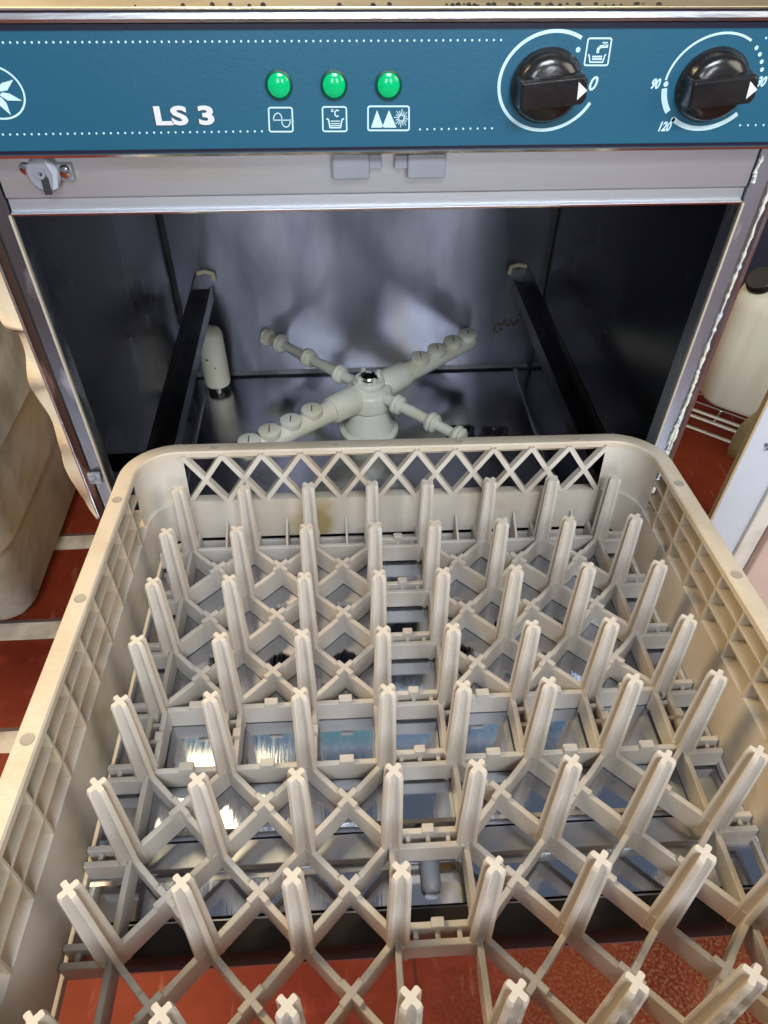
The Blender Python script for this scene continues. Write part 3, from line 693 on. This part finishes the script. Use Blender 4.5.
def gridwall(s_):
    m = MB(); xo = s_ * (RX - .0016); xi0 = s_ * (RX - .0118); xi1 = s_ * (IX + .0010); zt, zb = ZR - .004, zz0 - .001
    Y0, Y1 = -.158, .158
    ys = [.1426 - .0318 * k for k in range(10)]
    for y in ys:
        m.add([(xo, y - .0011, zt), (xo, y + .0011, zt), (xo, y - .0011, zb), (xo, y + .0011, zb), (xi0, y - .0011, zt), (xi0, y + .0011, zt), (xi1, y - .0011, zb), (xi1, y + .0011, zb)],
              [(0, 1, 3, 2), (4, 6, 7, 5), (0, 4, 5, 1), (2, 3, 7, 6), (0, 2, 6, 4), (1, 5, 7, 3)])
    for t in (.30, .64):
        z = zt + (zb - zt) * t; xi = xi0 + (xi1 - xi0) * t
        m.box(min(xo, xi), max(xo, xi), -.165, .165, z - .0010, z + .0010)
    return m
for s_ in (1, -1):
    o = gridwall(s_).build('lattice_side', LATP, rack, bevel=.0003, seg=1); sub(rack, o)
    m = MB(); xo = s_ * (RX - .0016)
    m.box(min(xo, xo + s_ * .0016), max(xo, xo + s_ * .0012), -.166, .166, zz0 - .004, ZR - .006)
    m.build('outer_skin', SHEETP, o)

# ================================================================== things beside the machine
# weathered bin on the left
bn = root('weathered_bin', (-.62, .86, 0), 'weathered grey brown plastic bin on the red floor left of the glasswasher', 'bin')
def br(d, z, r=.04): return rrect(-.84 - d, -.425 + d, .590 - d, 1.10 + d, r + d, z, 8)
b = MB(); b.loft([br(-.050, 0, .08), br(-.024, .008, .06), br(-.010, .028, .05), br(-.002, .150), br(-.001, .153), br(.009, .158), br(.010, .161), br(.010, .262), br(.011, .265), br(.021, .270), br(.021, .273), br(.024, .41), br(.020, .41), br(.010, .27), br(-.02, .02)])
b.build('bin_body', BIN, bn, smooth=True)
m = MB(); rr = [br(.020, .405), br(.034, .405), br(.034, .418), br(.020, .418)]; n = len(rr[0]); m.add([p for r in rr for p in r], [(i * n + k, i * n + (k + 1) % n, ((i + 1) % 4) * n + (k + 1) % n, ((i + 1) % 4) * n + k) for i in range(4) for k in range(n)])
m.build('bin_rim', BIN, bn)
# cream cloth hanging down beside the cabinet
edge = [(-12, 255), (-6, 300), (2, 324), (15, 331), (23, 345), (26, 365), (29, 385), (37, 398), (49, 422), (56, 446), (60, 462), (63, 472), (75, 490), (84, 506), (93, 519)]
edge = [(a + (4 if b_ > 400 else 1), b_) for a, b_ in edge]
fine = []
for i in range(len(edge) - 1):
    p0, p1, p2, p3 = edge[max(i - 1, 0)], edge[i], edge[i + 1], edge[min(i + 2, len(edge) - 1)]
    for t in (0, .25, .5, .75):
        fine.append(tuple(.5 * (2 * p1[k] + (p2[k] - p0[k]) * t + (2 * p0[k] - 5 * p1[k] + 4 * p2[k] - p3[k]) * t * t + (3 * p1[k] - p0[k] - 3 * p2[k] + p3[k]) * t ** 3) for k in (0, 1)))
edge = fine + [edge[-1]]
m = MB(); YC = .500; v = []; nE = len(edge)
for i, (a, b_) in enumerate(edge):
    p = on_y(a, b_, YC + .002 * math.sin(i * .42)); q = Vector((XL - .0015, YC + .012, p.z)); mid = (p + q) / 2 + Vector((0, .010 * math.sin(i * .5), 0))
    if p.x > q.x - .002: p.x = q.x - .002
    v += [p, mid, q]
f = [(3 * i + k, 3 * i + k + 1, 3 * i + k + 4, 3 * i + k + 3) for i in range(nE - 1) for k in range(2)]
o = m.add(v, f).build('cream_cloth', CREAM, None, smooth=True)
md = o.modifiers.new('thick', 'SOLIDIFY'); md.thickness = .003; md.offset = 0
tag(o, 'wavy cream cloth hanging along the left side of the glasswasher', 'cloth')

# wire shelf with two jerrycans on the right
SA = math.radians(-40); ux = Vector((math.cos(SA), math.sin(SA), 0)); uy = Vector((-math.sin(SA), math.cos(SA), 0)); SO = Vector((.560, .925, Z(-.705)))
def sh(a, b_, z=0): return SO + ux * a + uy * b_ + Vector((0, 0, z))
ws = root('wire_shelf', (sh(.25, .15).x, sh(.25, .15).y, 0), 'low chrome wire shelf standing on the red tiles under the jerrycans', 'shelf')
m = MB()
for b_ in (0, .018, .30): m.tube([sh(.0, b_, 0), sh(.52, b_, 0)], .0035, 8)
for k in range(10): m.tube([sh(.0, .04 + .027 * k, .002), sh(.52, .04 + .027 * k, .002)], .0018, 6)
for k in range(10): m.tube([sh(.004 + .057 * k, 0, -.002), sh(.004 + .057 * k, .30, -.002)], .0028, 6)
m.tube([sh(.0, 0, -.022), sh(.52, 0, -.022)], .0035, 8)
m.build('wire_deck', WIRE, ws, smooth=True)
for a, b_ in ((.0, .0), (.52, 0), (.0, .30), (.52, .30)):
    p = sh(a, b_); MB().tube([(p.x, p.y, 0), (p.x, p.y, p.z + .01)], .006, 10).build('shelf_leg', WIRE, ws, smooth=True)
def jerry(a, b_, label):
    p0 = sh(a, b_, .0042); j = root('jerrycan', p0, label, 'jerrycan', 'jerrycans on the wire shelf', rot=(0, 0, SA)); ORG[j.name] = Vector((0, 0, 0))
    def s(w, d, z, r, cx=0): return rrect(cx - w, cx + w, -d, d, r, z, 6)
    m = MB(); m.loft([s(.060, .045, 0, .03), s(.074, .060, .004, .035), s(.079, .066, .014, .035), s(.080, .067, .110, .035), s(.080, .067, .175, .035), s(.076, .063, .195, .035), s(.060, .050, .212, .03, .006), s(.040, .034, .224, .025, .012)])
    m.build('can_body', CANP, j, smooth=True)
    MB().tube([(.050, 0, .205), (.050, 0, .245), (.030, 0, .262), (-.005, 0, .258), (-.022, 0, .235), (-.026, 0, .215)], [.012, .012, .011, .011, .012, .014], 12).build('can_handle', CANP, j, smooth=True)
    ax = Vector((-.30, -.50, .80)).normalized(); q = Vector((-.046, -.030, .200))
    MB().lathe([(.018, -.012), (.018, .010), (.016, .012)], q, ax, 20).build('can_neck', CANP, j, smooth=True)
    MB().lathe([(.0200, .008), (.0215, .009), (.0215, .024), (.0195, .0265), (.0004, .027)], q, ax, 28).build('can_cap', BLACK, j, smooth=True)
    return j
jerry(.092, .100, 'off white plastic jerrycan with a black cap on the wire shelf, farther one')
jerry(.270, .095, 'off white plastic jerrycan cut off by the right edge of the photo, nearer one')
# white painted board, pink carton, yellow sheet
YB = .45
def by(px, py, y=YB): p = on_y(px, py, y); return p.x, p.z
wb = root('painted_board', (.378, YB + .01, 0), 'chipped white painted board standing upright right of the rack', 'board')
x0 = by(713, 518)[0]; x1 = by(745, 530)[0] ; x2 = by(744, 562)[0]
MB().box(x0, x1, YB, YB + .006, 0, .50).build('board_face', BOARD, wb, bevel=.001)
MB().box(x0 - .0016, x0, YB + .0005, YB + .006, 0, .50).build('bare_edge', OCHRE, wb)
MB().box(x1 + .0002, x2, YB - .004, YB + .008, 0, .50).build('edge_strip', STRIP, wb, bevel=.001)
zt = by(760, 533, YB - .01)[1]
pk = root('pink_panel', (.50, YB, 0), 'plain pink panel standing beside the white board at the right edge', 'panel')
px0 = x2 + .001
MB().box(px0, px0 + .20, YB - .012, YB + .006, 0, zt).build('panel_sheet', PINK, pk, bevel=.002)
MB().box(px0 - .0005, px0 + .2005, YB - .014, YB + .008, zt + .0003, zt + .004).build('panel_cap', PINK, pk)
# yellow sheet behind the board
ye = [(770, 398), (755, 412), (741, 424), (733, 436), (729, 446), (727, 455)]
m = MB(); v = []
for i, (a, b_) in enumerate(ye):
    p = on_y(a, b_, .525 - .004 * i); q = on_y(a + 12, b_ + 5, .500); w_ = on_y(a + 34, b_ + 10, .480)
    v += [p, q, w_]
m.add(v, [(3 * i + k, 3 * i + k + 1, 3 * i + k + 4, 3 * i + k + 3) for i in range(len(ye) - 1) for k in range(2)])
o = m.build('yellow_cloth', YEL, None, smooth=True); md = o.modifiers.new('thick', 'SOLIDIFY'); md.thickness = .003
tag(o, 'folded yellow cloth hanging behind the white board', 'cloth')

nb = root('navy_crate', (1.0, 1.45, 0), 'dark navy crate standing behind the wire shelf', 'crate')
m = MB(); m.loft([rrect(.66, 1.5, 1.38, 1.70, .03, z, 5) for z in (0, .50)] + [rrect(.655, 1.505, 1.375, 1.705, .033, z, 5) for z in (.505, .52)] + [rrect(.67, 1.49, 1.39, 1.69, .025, z, 5) for z in (.52, .06)])
m.build('crate_body', WALLP, nb, smooth=True)
MB().box(.90, 1.02, 1.366, 1.376, .40, .42).build('crate_handle', WALLP, nb, bevel=.002)
